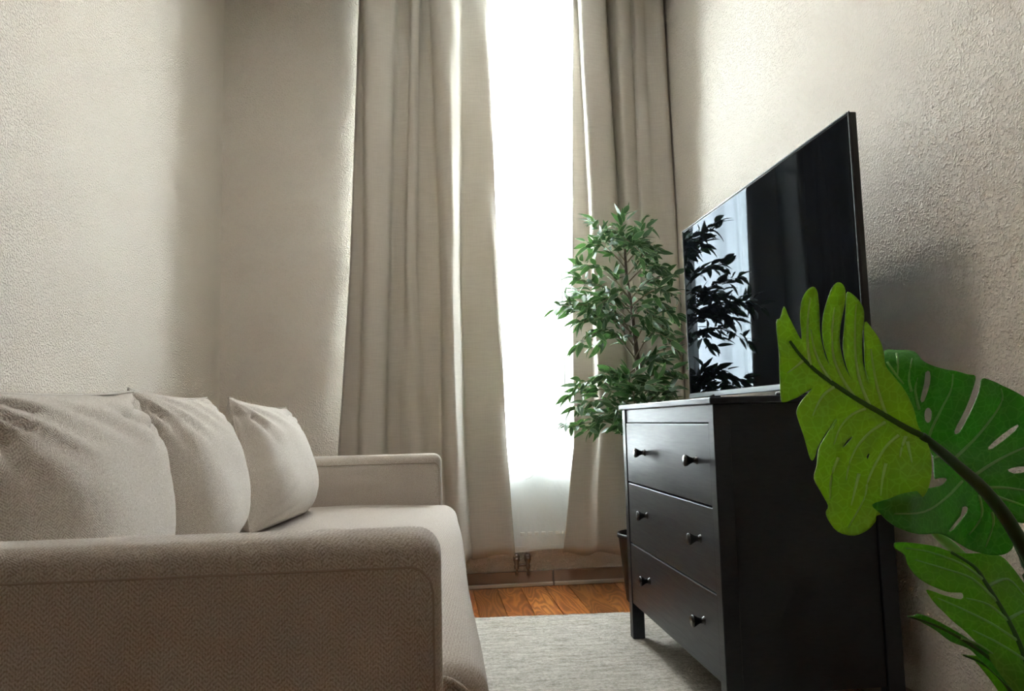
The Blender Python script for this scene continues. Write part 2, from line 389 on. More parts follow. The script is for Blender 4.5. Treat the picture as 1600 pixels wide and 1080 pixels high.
rc = curtain('curtain', [
    (895, 896, 897, 880, 4.13, 4.12), (899, 908, 908, 892, 4.14, 4.14), (903, 925, 925, 910, 4.13, 4.13),
    (905, 928, 935, 925, 4.08, 4.09), (908, 931, 940, 935, 4.065, 4.07), (925, 948, 958, 955, 4.065, 4.07), (943, 967, 978, 980, 4.075, 4.08),
    (946, 972, 984, 990, 4.12, 4.115), (951, 977, 990, 998, 4.11, 4.11), (965, 986, 1000, 1010, 4.085, 4.095), (982, 1000, 1014, 1024, 4.095, 4.10),
    (985, 1004, 1018, 1030, 4.12, 4.115), (992, 1010, 1024, 1036, 4.105, 4.105), (1003, 1022, 1036, 1048, 4.115, 4.115), (1008, 1030, 1045, 1055, 4.135, 4.13), (1020, 1045, 1060, 1072, 4.13, 4.13), (1034, 1062, 1072, 1080, 4.12, 4.12), (1036, 1063, 1073, 1081, 4.25, 4.25)], .185, deep=6.0, low=.5)
tag(rc, 'greige linen curtain on the right, behind the potted ficus', 'curtain')
# sheer: soft folds, hem with an embroidered row and a sprig
def sheer():
    x0, x1, z0, z1 = -.35, 1.2, .20, 3.385; NX, NZ = 150, 90; vs, fs = [], []
    for j in range(NZ+1):
        z = z1+(z0-z1)*j/NZ; s = j/NZ
        for i in range(NX+1):
            x = x0+(x1-x0)*i/NX
            pull = .014*math.exp(-((x-.76)/.06)**2)*max(0, min(1, (2.9-z)/.3))*max(0, min(1, (z-.3)/.5))
            a = .004+.007*(1-s)
            y = 4.192 + a*math.sin(x*34+.6*math.sin(z*1.3)) + .004*math.sin(x*13+z*.8) - pull*.7
            y -= .014*math.exp(-((x-(.395+.022*(1-s)))/.010)**2)
            if z < .95: y += .003*math.sin(z*19+x*14)*math.exp(-((z-.55)/.2)**2)
            zz = z + (.006*math.sin(x*11) if j == NZ else 0)
            vs.append(Vector((x, y, zz)))
    n = NX+1
    for j in range(NZ):
        for i in range(NX): fs.append((j*n+i, j*n+i+1, (j+1)*n+i+1, (j+1)*n+i))
    c = Vector((.42, 4.192, .20))
    o = from_pd('sheer_curtain', [v-c for v in vs], fs, 'sheer'); o.location = c
    tag(o, 'white sheer curtain hanging between the two linen curtains', 'curtain')
    bm = bmesh.new(); add_box(bm, (x0-c.x, -.004, .010), (x1-c.x, .001, .026), .001, 1)
    from_bm('hem_band', bm, 'sheer', o)
    for q in range(14):
        xx = .47+q*.0385
        box('embroidered_square', (xx-c.x, -.016, .085), (xx+.022-c.x, -.004, .101), 'enamel', o, .0008, 1)
    for q in range(6):
        a = q*math.pi/3; ce = Vector((.566-c.x, -.020, .515))
        tube('embroidered_petal', [ce+Vector((math.cos(a), 0, math.sin(a)))*.006, ce+Vector((math.cos(a), 0, math.sin(a)))*.017, ce+Vector((math.cos(a+.3), 0, math.sin(a+.3)))*.027], [.0015, .004, .001], 'enamel', o, 5)
    tube('embroidered_stalk', crom([(.575-c.x, -.018, .485), (.565-c.x, -.018, .44), (.54-c.x, -.018, .40), (.505-c.x, -.018, .385)]), .002, 'enamel', o, 5)
sheer()

# ------------------------------------------------------------------ radiator under the sill with its valves
rad = tag(empty('radiator', (.45, 4.247, .2)), 'white flat panel radiator below the window, hidden behind the sheer curtain', 'radiator')
box('panel', (-.50, -.018, .02), (.50, .018, .50), 'enamel', rad, .006)
for q in range(24): box('rib', (-.48+q*.04, -.020, .04), (-.465+q*.04, -.015, .48), 'enamel', rad, .0015, 1)
for vx in (.450, .512):
    v = empty('valve', (vx-.45, -.012, -.09)); v.parent = rad
    lathe('collar', [(.010, .07), (.0115, .075), (.0115, .10), (.009, .112)], 'plastic', v, 14)
    lathe('valve_body', [(.008, -.012), (.013, -.010), (.013, .008), (.010, .012), (.016, .03), (.018, .035), (.018, .058), (.011, .068)], 'brass', v, 14)
    lathe('valve_cap', [(.009, -.032), (.009, -.012), (.006, -.010)], 'brass', v, 12, 'y', (0, 0, .045))
    tube('pipe', [(0, 0, -.01), (0, 0, -.03), (0, .01, -.04), (0, .03, -.045)], .007, 'brass', v, 10)
tube('link_pipe', [(.005, -.012, -.082), (.065, -.012, -.082)], .006, 'brass', rad, 10)

# ------------------------------------------------------------------ rug
def rug():
    x0, x1, y0, y1 = .118, 1.25, 1.12, 3.625; NX, NY = 150, 260; vs, fs = [], []
    for j in range(NY+1):
        for i in range(NX+1):
            x = x0+(x1-x0)*i/NX; y = y0+(y1-y0)*j/NY
            e = min(i, NX-i, j, NY-j)
            z = .007 if e > 1 else (.006 if e == 1 else .001)
            z += random.uniform(-.0012, .0008) if e > 0 else 0
            if j == NY: y += random.uniform(-.004, .004)
            # slight skew: the far edge runs a touch nearer on the right
            vs.append(Vector((x, y-(x-.2)*.055*(y/y1), z)))
    n = NX+1
    for j in range(NY):
        for i in range(NX): fs.append((j*n+i, j*n+i+1, (j+1)*n+i+1, (j+1)*n+i))
    c = Vector(((x0+x1)/2, (y0+y1)/2, 0))
    o = from_pd('rug', [v-c for v in vs], fs, 'rug'); o.location = c
    tag(o, 'cream wool rug with short pile lying between sofa and dresser', 'rug')
    pv, pf = [], []
    for _ in range(26000):
        x = random.uniform(.12, 1.24); y = random.uniform(2.3, 3.622)
        y2 = y-(x-.2)*.055*(y/y1)
        a = random.uniform(0, 6.28); w = random.uniform(.0018, .0032); h = random.uniform(.0015, .003)
        dx, dy = math.cos(a)*w, math.sin(a)*w; k = len(pv)
        lx, ly = random.uniform(-.004, .004), random.uniform(-.004, .004)
        pv += [(x-dx, y2-dy, .006), (x+dx, y2+dy, .006), (x+lx, y2+ly, .005+h)]; pf.append((k, k+1, k+2))
    p = from_pd('pile', [Vector(v)-c for v in pv], pf, 'rug', o, False); p['kind'] = 'stuff'
rug()

# ------------------------------------------------------------------ sofa (local: x towards the room, y along its length, z up)
SOFA_A = -.013
sofa = tag(empty('sofa', (.008, .875, 0), SOFA_A), 'long beige upholstered sofa with low straight arms along the left wall', 'sofa')
def soft_box(name, lo, hi, bev, mt, parent, seg=5, puff=None):
    bm = bmesh.new(); add_box(bm, lo, hi, bev, seg)
    o = from_bm(name, bm, mt, parent, True); return o
AT = .115; SL = 2.205            # arm thickness, distance from near arm's outer face to the far arm's inner face
def arm(y0):
    a = soft_box('arm', (-.98, y0, .10), (0, y0+AT, .782), .032, 'sofa', sofa, 6)
    for yy in (y0-.0008, y0+AT+.0008):
        st = []
        tube('seam', [(-.88, yy, .748), (-.032, yy, .748), (-.022, yy, .744), (-.012, yy, .733), (-.009, yy, .72), (-.009, yy, .12)], .0013, 'thread', a, 5)
    return a
arm(0); arm(SL)
soft_box('backrest', (-.98, AT, .10), (-.84, SL, .80), .04, 'sofa', sofa)
box('base', (-.96, AT*.5, .08), (.02, SL+AT*.5, .40), 'sofa', sofa, .01)
# seat: long bench cushion bulging a little past the arms
def seat():
    x0, x1, y0, y1, z0, z1 = -.82, .060, AT+.045, SL+.002, .37, .586
    N, K = 64, 9; prof = []
    rr = .055
    prof += [(x0, z0), (x0, z1-.02)]
    prof += [(x0+(x1-rr-x0)*i/14, z1+.006*math.sin(math.pi*i/14)) for i in range(15)]
    for i in range(1, K+1):
        a = math.pi/2*(1-i/K); prof.append((x1-rr+rr*math.cos(a), z1-rr+rr*math.sin(a)))
    prof += [(x1+.003, z1-rr-.03), (x1+.001, z0+.04), (x1-.015, z0+.008), (x1-.03, z0)]
    vs, fs = [], []; n = len(prof)
    for j in range(N+1):
        s = j/N; y = y0+(y1-y0)*s
        e = min(s, 1-s)*(y1-y0); sh = 1-.0*e
        inset = .018*max(0, 1-e/.03)**2
        for (px, pz) in prof:
            xx = px - (inset if px > .0 else 0) + (.0025*math.sin(y*5)) * (1 if px > .02 else 0)
            zz = pz - (inset*.5 if pz > .5 else 0) + (.003*math.sin(y*5+px*9) if pz > .5 else 0)
            vs.append(Vector((xx, y, zz)))
    for j in range(N):
        for i in range(n-1): fs.append((j*n+i, (j+1)*n+i, (j+1)*n+i+1, j*n+i+1))
        fs.append((j*n+n-1, (j+1)*n+n-1, (j+1)*n, j*n))
    fs.append(tuple(range(n))); fs.append(tuple(N*n+i for i in range(n))[::-1])
    o = from_pd('seat', vs, fs, 'sofa', sofa)
    q = [(px, y0-.001, pz) for px, pz in prof[2:-2]]
    q = [(a-.018 if a > 0 else a, b, c-.009 if c > .5 else c) for a, b, c in q]
    tube('piping', q, .0042, 'sofa', o, 6)
    tube('piping', [(a, y1-.0, c) for a, b, c in q], .0042, 'sofa', o, 6)
    f = [(x1-.0+.0+(.0025*math.sin((y0+(y1-y0)*j/40)*5)), y0+.03+(y1-y0-.06)*j/40, z1-rr-.012) for j in range(41)]
    tube('front_seam', f, .0025, 'thread', o, 5)
seat()
for lx in (-.82, -.06):
    for ly in (.07, SL+.05): lathe('leg', [(.018, 0), (.026, .08), (.026, .10)], 'wood', sofa, 14, 'z', (lx, ly, 0))

# back cushions
def cushion(base, W, H, TH, lean, yaw, label, seed, wr=1.0, ear=1.0, roll=0):
    rnd = random.Random(seed); N = 44; vs, fs = [], []
    ph = [rnd.uniform(0, 6.28) for _ in range(8)]
    def P(u, v, side):
        au, av = abs(u), abs(v)
        # outline: sides pulled in a little between the corners
        x = u*W/2*(1-.055*ear*(1-av**2.4)*(.6 if v < 0 else 1)); z = v*H/2*(1-.06*ear*(1-au**2.4)*(1 if v > 0 else .3))
        t = (1-au**3.2)**.58*(1-av**3.0)**.58
        t *= 1+.18*(-v)                     # fuller towards the seat
        y = side*TH/2*t
        if side:
            # creases that run from the corners and along the top
            for k, (cu, cv) in enumerate(((-1, 1), (1, 1), (1, -1), (-1, -1))):
                dx, dz = u-cu, v-cv; r = math.hypot(dx, dz)+1e-6; th = math.atan2(dz, dx)
                amp = .017*wr*math.exp(-((r-.42)/.34)**2)
                y -= side*amp*(1-abs(math.sin(th*7+ph[k]+r*2.2))**.55)*(1 if cv > 0 else .5)
            y += side*.0035*wr*math.sin(u*5+ph[4]+v*3)*t
            top = max(0, (v-.45)/.55)
            y -= side*.013*wr*top*(1-top)*4*(1-abs(math.sin(u*7+v*9+ph[5]))**.5)
        return Vector((x, y, z))
    idx = {}
    for side in (1, -1):
        for i in range(N+1):
            for j in range(N+1):
                # concentrate samples near the rim
                u = math.sin((2*i/N-1)*math.pi/2); v = math.sin((2*j/N-1)*math.pi/2)
                if i in (0, N) or j in (0, N):
                    if (0, i, j) not in idx: idx[(0, i, j)] = len(vs); vs.append(P(u, v, 0))
                    idx[(side, i, j)] = idx[(0, i, j)]
                else: idx[(side, i, j)] = len(vs); vs.append(P(u, v, side))
        for i in range(N):
            for j in range(N):
                f = (idx[(side, i, j)], idx[(side, i+1, j)], idx[(side, i+1, j+1)], idx[(side, i, j+1)])
                fs.append(f if side < 0 else f[::-1])
    me_v = [v+Vector((0, 0, H/2)) for v in vs]
    o = from_pd('back_cushion', me_v, fs, 'cushion')
    # local -y is the front; turn the front towards +x
    o.matrix_world = Matrix.Translation(base) @ Matrix.Rotation(math.pi/2+yaw, 4, 'Z') @ Matrix.Rotation(-lean, 4, 'X') @ Matrix.Rotation(roll, 4, 'Y')
    rim = [me_v[idx[(0, i, 0)]] for i in range(N+1)]+[me_v[idx[(0, N, j)]] for j in range(1, N+1)]+[me_v[idx[(0, i, N)]] for i in range(N-1, -1, -1)]+[me_v[idx[(0, 0, j)]] for j in range(N-1, 0, -1)]
    tube('piping', rim+[rim[0]], .003, 'cushion', o, 5)
    tag(o, label, 'cushion', 'loose back cushions on the sofa')
    return o
cushion((-.585, 1.32, .585), .66, .392, .26, .06, 0, 'plump beige back cushion nearest the camera, creased along its top edge', 1, 1.6, .8, -.03)
cushion((-.578, 1.96, .585), .60, .412, .25, .13, .02, 'beige back cushion in the middle, between two others on the sofa', 5, 1, .8)
cushion((-.505, 2.64, .585), .66, .408, .23, .17, -.06, 'beige back cushion furthest away, next to the far sofa arm', 9, 1.3, 1.0, .03)

# ------------------------------------------------------------------ dresser (three drawers)
DX0, DX1, DY0, DY1, DH = .792, 1.333, 2.113, 3.193, .96
dr = tag(empty('dresser', (DX0, DY0, 0)), 'black-stained wooden dresser with three drawers along the right wall', 'dresser')
def dbox(name, lo, hi, mt='wood', par=None, bev=.002, seg=2):
    o = box(name, [lo[i]-dr.location[i] for i in range(3)], [hi[i]-dr.location[i] for i in range(3)], mt, par or dr, bev, seg, False); return o
dbox('top_board', (DX0, DY0, DH-.020), (DX1+.002, DY1, DH), bev=.004)
bx = DX0+.012
PW = .045
for (lx, ly) in ((bx, DY0+.012), (bx, DY1-.012-PW), (DX1-.052, DY0+.012), (DX1-.052, DY1-.012-PW)):
    dbox('leg', (lx, ly, .009), (lx+.050, ly+PW, DH-.020), bev=.003)
for yy in (DY0+.020, DY1-.038): dbox('side_panel', (bx+.05, yy, .125), (DX1-.052, yy+.018, DH-.020))
dbox('back_panel', (DX1-.014, DY0+.057, .14), (DX1-.006, DY1-.057, DH-.02))
ya, yb = DY0+.012+PW, DY1-.012-PW
dbox('front_rail', (bx+.006, ya, .886), (bx+.026, yb, DH-.020))
dbox('bottom_panel', (bx+.02, ya, .16), (DX1-.014, yb, .172))
# knobs
def ypix(px, py, X): d = ray(px, py); return CAM.y+d.y*((X-CAM.x)/d.x)
for (z0, z1, zk) in ((.6445, .8835, .772), (.3985, .6395, .536), (.152, .3935, .294)):
    d = dbox('drawer', (bx+.003, ya+.003, z0), (bx+.023, yb-.003, z1), bev=.003)
    d.name = 'drawer'
    for yk in (ypix(1087, 722, bx), ypix(1006, 709, bx)):
        kn = lathe('knob', [(.016, -.040), (.0185, -.037), (.0175, -.032), (.0105, -.020), (.0075, -.012), (.010, -.004), (.0135, .0), (.0135, .002)], 'knob', d, 20, 'x', (bx+.003-DX0, yk-DY0, zk))

# ------------------------------------------------------------------ television on the dresser
tn, tf = Vector((1.140, 1.898, 0)), Vector((1.119, 3.229, 0))
ta = math.atan2(tf.y-tn.y, tf.x-tn.x); TL = (tf-tn).length
ZT0, ZT1 = .988, 1.724
tv = tag(empty('television', (tn.x, tn.y, DH), ta), 'large flat television with glossy black screen standing on the dresser', 'television')
# local x runs along the screen away from the camera, local +y faces the sofa
h0, h1 = ZT0-DH, ZT1-DH
box('housing', (0, -.026, h0+.002), (TL, -.006, h1), 'bezel', tv, .003)
box('rear_case', (.20, -.085, h0+.03), (TL-.08, -.026, h0+.60), 'bezel', tv, .018, 3)
box('screen', (.008, -.0062, h0+.016), (TL-.008, -.0045, h1-.007), 'screen', tv, .0005, 1)
box('bottom_trim', (0, -.024, h0-.004), (TL, .0015, h0+.0145), 'trim_metal', tv, .002)
ring = ring_obj('edge_frame', 0, TL, h0+.012, h1+.002, -.008, -.002, .005, 'bezel', tv)
def foot(lx, s):
    f = tube('foot', [(lx, .115*s, .006), (lx, .05*s, .010), (lx, -.012, .030), (lx, -.05*s, .010), (lx, -.125*s, .006)], [.006, .009, .012, .009, .006], 'bezel', tv, 8, .8)
    box('foot_pad', (lx-.018, -.013-.03*s, 0), (lx+.018, .012+.03*s, .008), 'bezel', f, .002)
foot(TL-.28, .6); foot(.28, 1.0)

# ------------------------------------------------------------------ artificial ficus in a dark pot
fic = tag(empty('potted_ficus', (1.05, 3.79, 0)), 'artificial weeping fig tree with variegated leaves, potted, behind the dresser', 'plant')
fo = fic.location
pot = lathe('pot', [(.095, 0), (.102, .01), (.130, .31), (.137, .315), (.137, .335), (.128, .335), (.124, .31), (.0, .31)], 'pot', fic, 32)
lathe('soil', [(.0, .30), (.11, .304), (.124, .300)], 'soil', fic, 24)
def pp(px, py, Y): return at_y(px, py, Y)-fo
trunk = crom([(0, .0, .30), (-.005, .0, .55), pp(1012, 680, 3.66), pp(997, 590, 3.68), pp(989, 500, 3.68), pp(979, 430, 3.68), pp(976, 372, 3.68)], 5)
tube('trunk', trunk, [.015-.009*i/(len(trunk)-1) for i in range(len(trunk))], 'bark', fic, 8)
tube('trunk', crom([(.03, .02, .30), (.02, .03, .55), pp(1005, 650, 3.70), pp(998, 560, 3.69), pp(986, 480, 3.70)], 4), .006, 'bark', fic, 6)
def leaf_mesh(name, bend, fold):
    L, W = 1.0, .40; n = 6; vs, fs, uv = [], [], []
    for i in range(n+1):
        s = i/n; w = W/2*(math.sin(math.pi*s**.8)**.8 if 0 < s < 1 else 0)*(1-.25*s)
        z = -bend*s*s
        for q, k in enumerate((-1, 0, 1)):
            vs.append(Vector((k*w, s*L, z+abs(k)*w*fold)));
    for i in range(n):
        for k in range(2): fs.append((i*3+k, i*3+k+1, i*3+k+4, i*3+k+3))
    me = bpy.data.meshes.new(name); me.from_pydata([tuple(v) for v in vs], [], fs)
    ul = me.uv_layers.new(name='UVMap')
    for p in me.polygons:
        p.use_smooth = True
        for li in p.loop_indices:
            vi = me.loops[li].vertex_index; s = (vi//3)/n
            ul.data[li].uv = (abs(vi % 3-1), .5)
    me.materials.append(M['ficus']); me.validate(); return me
LM = [leaf_mesh('ficus_leaf', .25, .25), leaf_mesh('ficus_leaf_b', .5, .4), leaf_mesh('ficus_leaf_c', .05, .15)]
rnd = random.Random(21)
leaves = []          # (matrix, mesh index)
def spray(pts, nleaf, start=.25, size=.072, sideways=1.0, twig=True, subtwigs=0):
    c = crom(pts, 6); n = len(c)
    if twig: tube('branch', c, [.0042-.0030*i/(n-1) for i in range(n)], 'twig', fic, 5)
    for q in range(nleaf):
        s = start+(1-start)*(q+rnd.random()*.6)/nleaf; i = min(int(s*(n-1)), n-2)
        p = c[i].lerp(c[i+1], s*(n-1)-i); t = (c[i+1]-c[i]).normalized()
        side = (t.cross(Vector((rnd.uniform(-.5, .5), rnd.uniform(-.5, .5), 1)))).normalized()*(1 if q % 2 else -1)
        d = (t*rnd.uniform(.25, 1.1)+side*rnd.uniform(.4, 1.2)+Vector((rnd.uniform(-.45, .45), rnd.uniform(-.6, .6), rnd.uniform(-.55, .45)))).normalized()
        up = Vector((rnd.uniform(-.7, .7), rnd.uniform(-1.0, .6), rnd.uniform(.1, 1))).normalized()
        xx = d.cross(up).normalized(); zz = xx.cross(d)
        sc = size*rnd.uniform(.72, 1.18)
        off = rnd.uniform(0, .028)
        mt = Matrix((xx, d, zz)).transposed().to_4x4() @ Matrix.Scale(sc, 4); mt.translation = p+d*off+Vector((rnd.gauss(0, .008), rnd.gauss(0, .008), rnd.gauss(0, .008)))
        leaves.append((mt, rnd.randrange(3)))
B3 = 3.68
# sprays: image position of root, middle, tip with depths; built as real branches round the trunk
spr = [
 ((978, 400), (975, 375), (972, 340), 0, 24), ((978, 410), (950, 375), (925, 345), -.08, 26), ((978, 420), (945, 385), (920, 385), .1, 26),
 ((978, 400), (1000, 370), (1006, 352), .05, 24), ((980, 410), (1005, 385), (1030, 392), -.06, 26), ((978, 400), (985, 380), (955, 360), -.14, 22), ((978, 400), (990, 385), (1005, 400), -.2, 22),
 ((983, 470), (950, 425), (908, 412), -.02, 28), ((983, 480), (945, 450), (900, 436), -.1, 28), ((985, 500), (940, 465), (900, 460), .08, 24), ((987, 520), (935, 480), (874, 478), -.12, 30),
 ((990, 540), (950, 495), (905, 505), -.05, 28), ((985, 500), (930, 478), (885, 470), -.05, 26), ((985, 510), (930, 490), (890, 486), .04, 22),  ((992, 560), (950, 515), (903, 540), -.15, 28), ((992, 560), (955, 520), (930, 545), .02, 22), ((990, 530), (965, 490), (940, 500), -.18, 20), ((985, 490), (960, 465), (930, 480), -.2, 18),
 ((984, 470), (1010, 440), (1048, 430), -.04, 24), ((985, 480), (1020, 455), (1052, 462), -.12, 26), ((988, 500), (1020, 470), (1058, 495), .05, 26), ((990, 540), (1015, 500), (1046, 520), -.1, 26), ((992, 560), (1020, 520), (1052, 535), -.18, 26), ((983, 440), (1010, 415), (1032, 420), -.1, 22),
 ((985, 470), (975, 455), (968, 460), -.16, 8), ((988, 500), (1000, 480), (1020, 495), -.2, 16),
 ((996, 600), (1010, 565), (1035, 560), -.05, 20), ((996, 600), (1025, 585), (1060, 580), -.1, 20),
 ((1000, 640), (960, 595), (900, 600), -.08, 30), ((1000, 650), (950, 610), (893, 616), -.02, 28), ((1000, 660), (950, 625), (900, 635), -.14, 24), ((1000, 640), (975, 590), (945, 585), -.14, 24),
 ((1002, 670), (960, 645), (915, 650), -.05, 20), ((1003, 690), (950, 660), (882, 668), -.1, 24), ((1003, 680), (960, 655), (915, 675), -.16, 20), ((1000, 640), (985, 605), (985, 580), -.15, 20),
 ((1000, 640), (1010, 610), (1025, 595), -.14, 24), ((1000, 650), (1020, 620), (1050, 610), -.06, 26), ((1000, 650), (990, 620), (1000, 605), -.2, 22), ((1002, 660), (980, 640), (960, 640), -.2, 24), ((1002, 660), (1020, 630), (1045, 625), -.18, 20), ((1002, 670), (985, 650), (968, 665), -.12, 16),
]
for (a, b, c, dy, n) in spr:
    spray([pp(*a, B3), pp(*b, B3+dy*.6), pp(*c, B3+dy)], int(n*1.15), .22, .078)
# a few branches that lean towards the wall behind, seen in the television's reflection
for (dx, dz, dy) in ((.16, 1.62, .02), (.2, 1.45, -.05), (.22, 1.25, -.06), (.2, 1.05, -.08), (.12, 1.75, -.04)):
    spray([(-.04, .03, dz-.12), (dx*.4, dy*.4, dz-.02), (dx*.75, dy, dz)], 20, .2)
# keep the leaves off the curtain, wall and furniture behind
ok = []
for mt, k in leaves:
    tip = mt @ Vector((0, 1, 0)) + fo; b = mt.translation+fo
    if max(tip.y, b.y) > 3.90 or max(tip.x, b.x) > XR-.02: continue
    if min(tip.y, b.y) < DY1+.01 and min(tip.z, b.z) < DH+.02: continue
    if min(tip.y, b.y) < 3.10 : continue
    ok.append((mt, k))
ok.sort(key=lambda q: q[0].translation.y)
for mt, k in ok[:300]:
    o = bpy.data.objects.new('leaf', LM[k]); COL.objects.link(o); o.parent = fic; o.matrix_local = mt
rest = ok[300:]
bm = bmesh.new()
for mt, k in rest:
    a = len(bm.verts); me = LM[k].copy(); me.transform(mt); bm.from_mesh(me); bpy.data.meshes.remove(me)
me = bpy.data.meshes.new('foliage'); bm.to_mesh(me); bm.free(); me.materials.append(M['ficus'])
o = link('foliage', me, None, fic); o['kind'] = 'stuff'
print('ficus leaves', len(ok))

# ------------------------------------------------------------------ big artificial monstera in the right foreground
mon = tag(empty('potted_monstera', (.93, .80, 0)), 'large artificial monstera with split green leaves in the right foreground', 'plant')
mo = mon.location
def inside(p, poly):
    x, y = p; c = False; n = len(poly); j = n-1
    for i in range(n):
        xi, yi = poly[i]; xj, yj = poly[j]
        if (yi > y) != (yj > y) and x < (xj-xi)*(y-yi)/(yj-yi)+xi: c = not c
        j = i
    return c
def seg_d(p, a, b):
    ax, ay = a; bx_, by = b; dx, dy = bx_-ax, by-ay; l = dx*dx+dy*dy
    t = max(0, min(1, ((p[0]-ax)*dx+(p[1]-ay)*dy)/l)) if l else 0
    return math.hypot(p[0]-ax-t*dx, p[1]-ay-t*dy)
def poly_d(p, pl): return min(seg_d(p, pl[i], pl[i+1]) for i in range(len(pl)-1))
def mleaf(outline, holes, midrib, veins, depth, mt, vmt, mid_r=(.0045, .0022), midmt='vein_d', sub=3, vr=.0020, quilt=.006, qw=16, fold=.0, step=7, smooth_out=True, label=None):
    out = [tuple(v) for v in crom([(x, y) for x, y in outline], sub, True)] if smooth_out else list(outline)
    hs = [[tuple(v) for v in crom(h, 2, True)] for h in holes]
    midc = [tuple(v) for v in crom(midrib, 4)]
    vc = [[tuple(v) for v in crom(v, 4)] for v in veins]
    pts = []; edges = []
    def addloop(lp):
        k = len(pts); pts.extend(lp); n = len(lp); edges.extend([(k+i, k+(i+1) % n) for i in range(n)])
    addloop(out)
    for h in hs: addloop(h)
    xs = [p[0] for p in out]; ys = [p[1] for p in out]
    y = min(ys)
    r = 0
    while y < max(ys):
        x = min(xs)+(step/2 if r % 2 else 0)
        while x < max(xs):
            if inside((x, y), out) and not any(inside((x, y), h) for h in hs): pts.append((x, y))
            x += step
        y += step*.87; r += 1
    vv, ee, ff, *_ = delaunay_2d_cdt([Vector(p) for p in pts], edges, [], 0, .01)
    def surf(p):
        md = poly_d(p, midc); vd = min([poly_d(p, v) for v in vc]+[md])
        t = depth(p[0], p[1]) + fold*(md/100.0)**1.3
        t -= quilt*(1-math.exp(-(vd/qw)**1.5))
        return t
    def W(p, extra=0): return CAM + ray(p[0], p[1])*(surf(p)+extra) - mo
    fs = []
    for f in ff:
        c = (sum(vv[i].x for i in f)/len(f), sum(vv[i].y for i in f)/len(f))
        if inside(c, out) and not any(inside(c, h) for h in hs): fs.append(tuple(f)[::-1])
    used = sorted({i for f in fs for i in f}); mp = {a: b for b, a in enumerate(used)}
    o = from_pd('leaf', [W((vv[i].x, vv[i].y)) for i in used], [tuple(mp[i] for i in f) for f in fs], mt, mon)
    sm = o.modifiers.new('thickness', 'SOLIDIFY'); sm.thickness = .0011; sm.offset = 0
    n = len(midc)
    inl = [p for p in midc]
    tube('midrib', [W(p, -.001) for p in inl], [mid_r[1]+(mid_r[0]-mid_r[1])*i/(n-1) for i in range(n)], midmt, o, 8)
    for v in vc:
        q = len(v); tube('vein', [W(p, -.0014) for p in v], [vr*(1-.6*i/(q-1)) for i in range(q)], vmt, o, 6)
    if label: o['label'] = label
    return W
# leaf 1: lime green, fingered, nearest
o1 = [(1213, 504), (1219, 497), (1225, 479), (1232, 494), (1243, 515), (1253, 531), (1250.5, 500), (1252, 474), (1259, 457), (1269, 448.5), (1276, 453), (1279, 470), (1280.5, 495), (1281, 517),
      (1285, 540), (1290, 558), (1297, 573), (1292, 557), (1287, 538), (1284.5, 515), (1287, 490), (1293, 468), (1300, 450), (1309, 441), (1318, 446), (1321.5, 460), (1318.5, 482), (1313, 510), (1312, 535), (1316, 558), (1322, 577), (1331, 595),
      (1323, 573), (1317, 545), (1319, 515), (1321, 490), (1322, 470), (1324.5, 456), (1338, 465), (1348, 480), (1350, 498), (1347, 530), (1348, 565), (1353, 585), (1359, 600), (1352, 575), (1350.5, 540), (1351, 503), (1363, 514), (1375, 532), (1381, 551), (1384, 572), (1398, 590),
      (1415, 612), (1428, 640), (1434, 664), (1441, 677), (1452, 700), (1456, 725), (1454, 750), (1444, 775), (1415, 795), (1385, 803), (1370, 806), (1368, 815), (1355, 829), (1334, 837), (1309, 831), (1294, 812), (1290.5, 800), (1294, 790), (1284, 771), (1272, 748), (1276, 728), (1279, 702), (1290, 682), (1308, 652),
      (1291, 676), (1278, 698), (1274, 712), (1269, 720), (1264, 711), (1256, 682), (1246, 652), (1245, 641), (1253, 626), (1269, 607), (1257, 614), (1246, 621), (1234, 626), (1225, 629), (1220, 624), (1218.5, 590), (1217, 550)]
mid1 = [(1234, 533), (1250, 555), (1275, 580), (1305, 602), (1340, 625), (1375, 645), (1412, 667), (1440, 681)]
v1 = [[(1266, 571), (1262, 540), (1262, 500), (1266, 465)], [(1300, 598), (1282, 570), (1271, 540), (1267, 515)], [(1338, 624), (1318, 595), (1303, 560), (1300, 520), (1304, 480)], [(1360, 636), (1345, 600), (1337, 560), (1336, 510), (1338, 475)],
      [(1385, 650), (1372, 610), (1364, 570), (1361, 545)], [(1254, 564), (1244, 573), (1230, 583)], [(1303, 605), (1287, 617), (1276, 635), (1270, 650)], [(1352, 639), (1331, 648), (1313, 668), (1303, 695)], [(1383, 660), (1360, 675), (1340, 697), (1328, 722), (1322, 750)],
      [(1404, 680), (1385, 697), (1368, 725), (1356, 752), (1350, 780), (1325, 825)], [(1415, 682), (1409, 700), (1406, 715)], [(1418, 690), (1421, 705), (1425, 723)], [(1310, 715), (1299, 745), (1297, 780)], [(1384, 724), (1379, 748), (1376, 775)], [(1342, 740), (1336, 765), (1330, 790)]]
h1 = [[(1322, 655), (1328, 648), (1336, 645), (1330, 652)], [(1296, 676), (1303, 664), (1309, 651), (1304, 665)], [(1316, 700), (1324, 688), (1334, 681), (1325, 692)], [(1354, 714), (1357, 709), (1359, 710), (1356, 718)]]
d1 = lambda x, y: .885 - .00012*(x-1300) + .00018*abs((y-600)-(x-1290)*.72)*.6 + .0000012*max(0, y-700)**2*0
W1 = mleaf(o1, h1[1:], mid1, v1, d1, 'mon_a', 'vein_a', (.0042, .0018), 'vein_d', fold=-.012, quilt=.009, label='lime green monstera leaf with deep finger-like splits')
